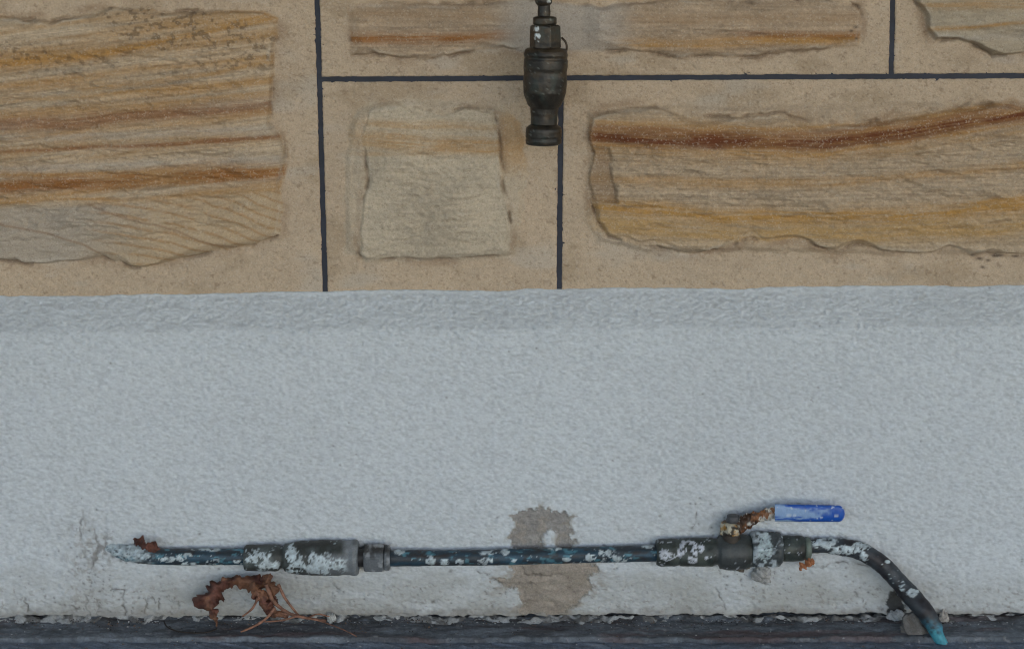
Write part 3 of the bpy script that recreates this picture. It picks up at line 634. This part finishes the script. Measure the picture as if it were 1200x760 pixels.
def slab(name, outline, y0, y1, colf, mat, parent, bev=.0012, step=2.0, rough=0):
    """plate traced in the wall plane with real thickness and rounded edges"""
    pts = []
    n = len(outline)
    for i in range(n):
        a = Vector(outline[i]); b = Vector(outline[(i+1) % n]); k_ = max(1, int((b-a).length/step))
        for j in range(k_): pts.append(a.lerp(b, j/k_))
    cx = sum(p.x for p in pts)/len(pts); cyy = sum(p.y for p in pts)/len(pts)
    n = len(pts); nrm = []
    for i in range(n):
        t_ = pts[(i+1) % n]-pts[i-1]; nn = Vector((t_.y, -t_.x)); nn.normalize(); nrm.append(nn)
    area = sum(pts[i-1].x*pts[i].y-pts[i].x*pts[i-1].y for i in range(n)); sgn = 1 if area > 0 else -1
    rows = []; b = bev/MM
    for off, yy in ((-b*2.2, y1-0), (-b, y1), (-b*.3, y1+(y0-y1)*.10), (0, y1+(y0-y1)*.28), (0, y1+(y0-y1)*.72), (-b*.3, y1+(y0-y1)*.9), (-b, y0)):
        rows.append([(pts[i]+nrm[i]*off*sgn, yy) for i in range(n)])
    vs = []; 
    for rw in rows:
        for (p, yy) in rw: vs.append(V(p.x, p.y, yy))
    v = np.array([tuple(q) for q in vs]); f = [(k_*n+i, k_*n+(i+1) % n, (k_+1)*n+(i+1) % n, (k_+1)*n+i) for k_ in range(len(rows)-1) for i in range(n)]
    f.append(tuple(range(n))[::-1]); f.append(tuple((len(rows)-1)*n+i for i in range(n)))
    px, py = PX(v[:, 0], v[:, 1], v[:, 2]); c = colf(px, py) if callable(colf) else colf
    return mesh_obj(name, v, f, c, mat, parent)
def strip_grid(name, xa, xb, top, bot, y0, colf, mat, parent, bulge, nx=170, ny=40, roundr=None, back=.006):
    """closed flattened sleeve: front and back skins of a rounded bar"""
    s_, th = np.meshgrid(np.linspace(0, 1, nx), np.linspace(0, 2*np.pi, ny, endpoint=False))
    ss = s_.copy(); x = xa+(xb-xa)*ss
    half = .5*(bot(x)-top(x)); mid = .5*(bot(x)+top(x)); k_ = np.ones_like(x)
    if roundr: k_ = np.sqrt(np.clip(1-np.clip((x-(xb-roundr))/roundr, 0, 1)**2, 0.0004, 1))
    cs = np.sign(np.cos(th))*np.abs(np.cos(th))**.6; sn = np.sign(np.sin(th))*np.abs(np.sin(th))**.8
    py = mid+half*k_*cs; yy = y0-bulge*sn*np.minimum(1, k_*1.2)
    lump = 1.0 if name == 'lever_arm' else 0.0
    py = mid+(py-mid)*(1+lump*.7*fbm(x/5, cs*1.5, 3, 72)); yy = yy+(.0004+.0035*lump)*fbm(x/6, py/5, 3, 71)
    X, Y, Z = P(x, py, yy); c = colf(x, py); 
    v = np.stack([X, Y, Z], -1).transpose(1, 0, 2).reshape(-1, 3); cc = c.transpose(1, 0, 2).reshape(-1, 3)
    f = grid_faces(nx, ny, True); v = np.vstack([v, v[:ny].mean(0), v[-ny:].mean(0)]); cc = np.vstack([cc, cc[0], cc[-1]]); a = nx*ny
    fl = [tuple(q) for q in f.tolist()]+[(a, (i+1) % ny, i) for i in range(ny)]+[(a+1, (nx-1)*ny+i, (nx-1)*ny+(i+1) % ny) for i in range(ny)]
    return mesh_obj(name, v, fl, cc, mat, parent)
def levc(px, py, s=0):
    c = np.broadcast_to(np.array((.05, .025, .014)), px.shape+(3,)).copy()
    c = mix(c, (.22, .095, .04), sm(.0, .3, fbm(px/6, py/5, 4, 74)+.3*sm(874, 888, px)-.1)); return mix(c, (.48, .46, .42), sm(.25, .35, fbm(px/4, py/4, 3, 75)+.30*sm(893, 908, px)))
LX = PY_-.008
strip_grid('lever_arm', 863, 912, lambda x: np.interp(x, [863, 872, 880, 895, 912], [612, 604, 600, 595, 593]), lambda x: np.interp(x, [863, 868, 880, 895, 912], [619, 625, 618, 609, 606]), LX+.002, levc, M_METAL, valve, .0035)
def hcol(px, py):
    c = np.broadcast_to(np.array((.010, .085, .42)), px.shape+(3,)).copy()
    mid = np.abs(py-(600+(px-908)*.008))/9
    w = sm(.30, -.12, mid-.50+1.0*fbm(px/14, py/2.6, 4, 77)+.7*sm(955, 990, px)-.35*sm(955, 920, px))
    c = mix(c, (.26, .39, .60), w*.92); c = mix(c, (.012, .05, .24), sm(.25, .45, fbm(px/9, py/4, 3, 79))*.5*(1-w))
    return mix(c, (.55, .62, .68), sm(.44, .5, fbm(px/6, py/2, 3, 78)+.06)*.7)
strip_grid('handle_sleeve', 908, 990, lambda x: 590+(x-908)*.02, lambda x: 610.5+(x-908)*.008, LX, hcol, M_PLASTIC, valve, .0042, roundr=8)['label'] = 'blue lever sleeve with worn whitish face and rounded end'

# ------------------------------------------------------------------ wall tap
TY = -.058
tap = thing('wall_tap', V(637, 172, TY), 'dark tarnished brass garden tap hanging over the stone joints', 'tap')
def tcol(px, py, th):
    c = np.broadcast_to(np.array((.028, .024, .019)), px.shape+(3,)).copy(); c *= (1+.8*fbm(px/9, py/8, 4, 84))[..., None]
    c = mix(c, (.075, .052, .030), sm(.0, .35, fbm(px/12, py/7, 4, 85)+.2*sm(110, 60, py))*.55)
    c = mix(c, (.030, .045, .040), sm(.0, .35, fbm(px/10, py/12, 4, 86))*.5)
    c = mix(c, (.20, .22, .20), sm(.42, .55, fbm(px/3, py/3, 2, 87))*.5)
    return mix(c, (.50, .53, .53), paintmask(px, py, [(628, 33, 4, 4), (629, 44, 4.5, 5), (643, 2, 3, 2)], .4, 5, -1))
def lathe_z(name, cxp, prof, parent, hexr=None, seg=72, y=TY, cf=tcol, mat=M_BRASS, tilt=0.0):
    pts = [V(cxp+tilt*(y_-prof[0][0]), y_+.01*i, y) for i, (y_, r_) in enumerate(prof)]; rad = [r_*MM for _, r_ in prof]
    hf = None
    if hexr: a, b = float(P(cxp, hexr[1], y)[2]), float(P(cxp, hexr[0], y)[2]); hf = lambda C: ((C[:, 2] > a) & (C[:, 2] < b)).astype(float)
    return tube(name, pts, rad, mat, parent, seg, .001, cf, lambda px, py, th: MM*.5*fbm(px/6, py/6, 3, 35), hf, linear=True)
lathe_z('tap_body', 640, [(56, 15), (57, 21), (59, 23), (64, 24.2), (68, 23.2), (71, 24.2), (80, 24.2), (84, 23.4), (98, 24), (108, 23.5), (116, 21.5), (124, 18), (126, 15.8), (136, 14.8), (146, 14.8)], tap, tilt=-.03)
lathe_z('hose_outlet', 637, [(145, 13), (147, 16.5), (149.5, 19.3), (153, 20), (160, 20), (162, 19.2), (164, 20.2), (168, 19.6), (169.5, 17), (169.6, 12.5), (163, 11.5)], tap)
lathe_z('hex_nut', 639, [(29, 10), (29.5, 14.6), (31, 15.5), (55, 16.2), (57, 16)], tap, hexr=(30, 55.5), seg=96)
lathe_z('collar', 638.5, [(19, 8), (20, 12), (22, 12.8), (28, 12.8), (30, 11)], tap)
lathe_z('spindle', 637.5, [(4, 6.5), (12, 6.8), (20, 7)], tap)
lathe_z('knuckle', 637, [(-6, 4), (-4, 8), (0, 9.6), (4, 9), (7, 6.5), (8, 4)], tap)
lathe_z('supply_stem', 637, [(-62, 9), (-6, 9)], tap)
tube('supply_elbow', [V(637, -60, TY), V(637, -68, TY+.004), V(637, -74, TY+.014), V(637, -75, -.01), V(637, -75, .004)], [10*MM, 11.5*MM, 11.5*MM, 10*MM, 10*MM], M_BRASS, tap, 32, .002, tcol, axis=(1, 0, 0))
tube('wall_flange', [V(637, -75, -.008), V(637, -75, -.0075), V(637, -75, .001)], [14*MM, 22*MM, 24*MM], M_BRASS, tap, 40, .002, tcol, axis=(1, 0, 0), linear=True)
# small drip rib beside the body seen at the right of the nut
tube('wire_loop', [V(658, 44, TY+.004), V(663, 50, TY+.003), V(664, 58, TY+.003), V(660, 72, TY+.004)], [1.2*MM]*4, M_BRASS, tap, 10, .001, (.06, .04, .025))

# ------------------------------------------------------------------ dead leaf sprig, scraps and chips
def leafc(px, py, s=0):
    c = np.broadcast_to(np.array((.105, .042, .030)), px.shape+(3,)).copy(); c *= (1+.9*fbm(px/9, py/9, 4, 94))[..., None]
    return mix(c, (.22, .105, .06), sm(.05, .4, fbm(px/14, py/12, 3, 95)+.18*sm(262, 285, px))*.8)
def leaf(name, spine, parent, curl=.006, nw=18, cf=leafc, jag=.75, seed=0, thick=.0005):
    """spine: (px, py, half width px, y depth)"""
    sp_ = np.array(spine, float); k_ = np.linspace(0, len(sp_)-1, 90); ii = np.arange(len(sp_))
    cx, cyy, hw, dp = (np.interp(k_, ii, sp_[:, j]) for j in range(4))
    ker = np.ones(7)/7
    for a in (cx, cyy, hw, dp): a[3:-3] = np.convolve(a, ker, 'valid')
    tx, ty = np.gradient(cx), np.gradient(cyy); l = np.hypot(tx, ty)+1e-9; nx_, ny_ = -ty/l, tx/l
    w = np.linspace(-1, 1, nw)[None]; side = np.where(w < 0, 0, 7)
    jg = 1+jag*fbm((k_[:, None]+side)*1.1, np.zeros_like(w)+seed, 5, seed+3, .62)*2
    jg = np.clip(jg*(1-.35*sm(.2, .35, fbm(k_[:, None]*2.2+side, np.zeros_like(w)+seed+9, 2, seed))), .15, 2)
    px = cx[:, None]+nx_[:, None]*hw[:, None]*w*jg; py = cyy[:, None]+ny_[:, None]*hw[:, None]*w*jg
    Yd = dp[:, None]+curl*(w**2)*(hw[:, None]/12)-.006*fbm(px/9, py/9, 4, seed+5)+.0008*np.cos(w*0+k_[:, None]*9)*np.abs(w)
    X, Y, Z = P(px, py, Yd); c = cf(px, py); Z = np.maximum(Z, .0008)
    nr, nc = X.shape; v1 = np.stack([X, Y, Z], -1).reshape(-1, 3); v2 = v1+np.array((0, thick, 0)); f1 = grid_faces(nr, nc); n = nr*nc
    loop = list(range(nc))+[r_*nc+nc-1 for r_ in range(1, nr)]+[(nr-1)*nc+c_ for c_ in range(nc-2, -1, -1)]+[r_*nc for r_ in range(nr-2, 0, -1)]
    fr = np.array([(loop[i], loop[(i+1) % len(loop)], loop[(i+1) % len(loop)]+n, loop[i]+n) for i in range(len(loop))])
    return mesh_obj(name, np.vstack([v1, v2]), np.vstack([f1, f1[:, ::-1]+n, fr]), np.vstack([c.reshape(-1, 3)]*2), M_LEAF, parent)
spr = thing('dead_sprig', G(300, 732), 'curled brown dead leaf with dry stalks lying against plinth below union', 'dead leaf')
leaf('leaf_blade', [(254, 734, 1, -.070), (252, 724, 4, -.062), (248, 714, 8, -.056), (244, 704, 13, -.052), (246, 693, 11, -.05), (256, 685, 8, -.046), (272, 680, 6, -.044), (288, 680, 8, -.048), (304, 683, 10, -.052), (318, 688, 6, -.05)], spr, .009, seed=2)
leaf('leaf_blade', [(306, 676, 3, -.055), (312, 680, 8, -.062), (318, 688, 9, -.064), (322, 699, 6, -.062), (325, 710, 2, -.06)], spr, .010, seed=6, cf=lambda a, b: leafc(a, b)*.75)
leaf('leaf_blade', [(296, 682, 4, -.058), (303, 694, 6, -.062), (310, 706, 6, -.064), (322, 716, 4, -.066), (338, 722, 1.5, -.068)], spr, .008, seed=9)
stem_c = lambda px, py, th: np.broadcast_to(np.array((.24, .12, .08)), px.shape+(3,))*(1+.8*fbm(px/5, py/5, 3, 3))[..., None]
for pts, r_ in (([(312, 684, -.06), (320, 703, -.062), (335, 716, -.064), (352, 722, -.068), (382, 727, -.062)], 2.6), ([(326, 684, -.055), (334, 700, -.056), (346, 716, -.06), (352, 722, -.062)], 2.0),
              ([(302, 700, -.062), (296, 712, -.062), (284, 722, -.066)], 1.8), ([(322, 712, -.066), (312, 724, -.074), (298, 733, -.080), (282, 740, -.085)], 1.9), ([(348, 721, -.068), (332, 726, -.074), (310, 728, -.078)], 1.5),
              ([(300, 690, -.06), (308, 706, -.06), (318, 716, -.062), (346, 720, -.066)], 2.2), ([(360, 724, -.064), (372, 719, -.06), (386, 722, -.056)], 1.2), ([(364, 724, -.066), (384, 730, -.07), (404, 738, -.08), (418, 745, -.09)], .8)):
    q = [V(*p) for p in pts]; q = [Vector((a.x, a.y, max(a.z, .002))) for a in q]
    tube('stalk', q, [r_*MM*(1-.45*i/(len(q)-1)) for i in range(len(q))], M_LEAF, spr, 10, .0015, stem_c, lambda px, py, th: MM*.5*fbm(px/4, py/4, 2, 3))
def leaf_thing(name, spine, label, cat, **k_):
    o = leaf(name, spine, None, **k_); return tag(rebase(o, V(spine[0][0], spine[0][1], spine[0][3])), label, cat)
oc = lambda px, py: np.broadcast_to(np.array((.32, .13, .06)), px.shape+(3,))*(1+.5*fbm(px/5, py/5, 3, 3))[..., None]
leaf_thing('leaf_scrap', [(937, 668, 1, -.040), (941, 664, 5, -.042), (947, 660, 5, -.043), (954, 656, 3, -.042)], 'small orange scrap of leaf stuck under the end of the valve', 'leaf scrap', curl=.003, cf=oc, seed=12)
leaf_thing('leaf_scrap', [(157, 630, 2, -.034), (161, 634, 5, -.040), (168, 638, 5, -.044), (180, 641, 4, -.045), (188, 643, 1, -.045)], 'rusty brown leaf scrap caught on the left end of the pipe', 'leaf scrap', curl=.003, cf=leafc, seed=15)
def wire(name, pts, r_, label, cat):
    q = [G(a, b, .0015) for a, b in pts]; o = tube(name, q, [r_*MM]*len(q), M_LEAF, None, 8, .001, (.03, .024, .022)); return tag(rebase(o, q[0]), label, cat)
wire('dry_stalk', [(192, 727), (196, 734), (208, 739), (226, 741), (244, 740), (254, 736)], .9, 'thin dark curved stalk on ground left of the dead leaf', 'stalk')
def rock(name, c0, size, colr, seed, squash=(1, 1, 1), mat=M_MORTAR, parent=None):
    n1, n2 = 40, 60; th, ph = np.meshgrid(np.linspace(0, np.pi, n1), np.linspace(0, 2*np.pi, n2, endpoint=False), indexing='ij')
    vx, vy, vz = np.sin(th)*np.cos(ph), np.sin(th)*np.sin(ph), np.cos(th)
    rr = size*(1+.75*fbm(vx*1.5+vz*.9+seed, vy*1.5-vz*1.1+seed, 5, seed, .6))
    X = c0.x+rr*np.sin(th)*np.cos(ph)*squash[0]; Y = c0.y+rr*np.sin(th)*np.sin(ph)*squash[1]; Z = c0.z+rr*np.cos(th)*squash[2]
    v = np.stack([X, Y, Z], -1).reshape(-1, 3); c = np.array(colr)*(1+.5*fbm(X/.003, Z/.003, 3, seed).reshape(-1)[:, None])
    f = grid_faces(n1, n2, True)
    return mesh_obj(name, v, f, c, mat, parent, smooth=True)
def rt(px, py, size, colr, seed, label, cat, squash, name):
    c0 = G(px, py, size*.4); return tag(rebase(rock(name, c0, size, colr, seed, squash), G(px, py)), label, cat)
rt(388, 725, .0052, (.46, .47, .46), 3, 'small pale plaster chip on the ground at tip of the dead sprig', 'plaster chip', (.8, .7, 1), 'plaster_chip')
rt(1050, 722, .0065, (.42, .43, .44), 5, 'pale broken plaster lump in the hole left of bent pipe', 'plaster lump', (1.1, .6, .8), 'plaster_lump')
rt(1072, 735, .012, (.15, .145, .14), 8, 'grey mortar lump on ground at the inside of the bent pipe', 'mortar lump', (.9, .6, 1.1), 'mortar_lump')
rt(1106, 724, .007, (.40, .38, .36), 12, 'small pale mortar lump behind the bent pipe where it enters ground', 'mortar lump', (.7, .5, 1.1), 'mortar_lump')
tag(rebase(rock('plaster_blob', V(893, 672, PLY-.006), .0085, (.36, .36, .35), 14, (1.0, .7, .8)), V(893, 676, PLY)), 'crumbly pale filler blob on plinth under the white valve nut', 'filler')
tag(rebase(rock('plaster_blob', V(868, 664, PLY-.006), .006, (.13, .11, .09), 18, (1.0, .7, .6)), V(868, 668, PLY)), 'dark crumb of filler under the middle of the valve', 'filler')
# scatter of grit and flakes on the ground: nobody could count it
gv, gf, gc = [], [], []
for i in range(2600):
    x_ = rs.uniform(-.75, .75); y_ = PLY-.002-abs(rs.randn())*.012 if i < 2100 else rs.uniform(-.12, -.03)
    s_ = rs.uniform(.0003, .0010)*(1.5 if rs.rand() < .1 else 1); a0 = rs.uniform(0, 6.28); b0 = len(gv)
    for k_ in range(4):
        a = a0+k_*1.57+rs.uniform(-.3, .3); gv.append((x_+math.cos(a)*s_*rs.uniform(.7, 1.5), y_+math.sin(a)*s_, .0006))
    gv.append((x_, y_, .0006+s_*rs.uniform(.5, 1.2))); cc = (.40, .41, .42) if rs.rand() < .25 else (.05, .045, .04) if rs.rand() < .6 else (.15, .11, .09)
    gc += [cc]*5; gf += [(b0+k_, b0+(k_+1) % 4, b0+4) for k_ in range(4)]
tag(mesh_obj('grit', gv, gf, np.array(gc), M_MORTAR, smooth=False), kind='stuff')

# ------------------------------------------------------------------ unseen roof added to keep sun and high sky light off the wall
shade_roof = box('added_shade_roof', (-7, -5.0, 2.35), (7, .25, 2.45), (.16, .15, .14), M_PLAIN)
tag(shade_roof, kind='structure')
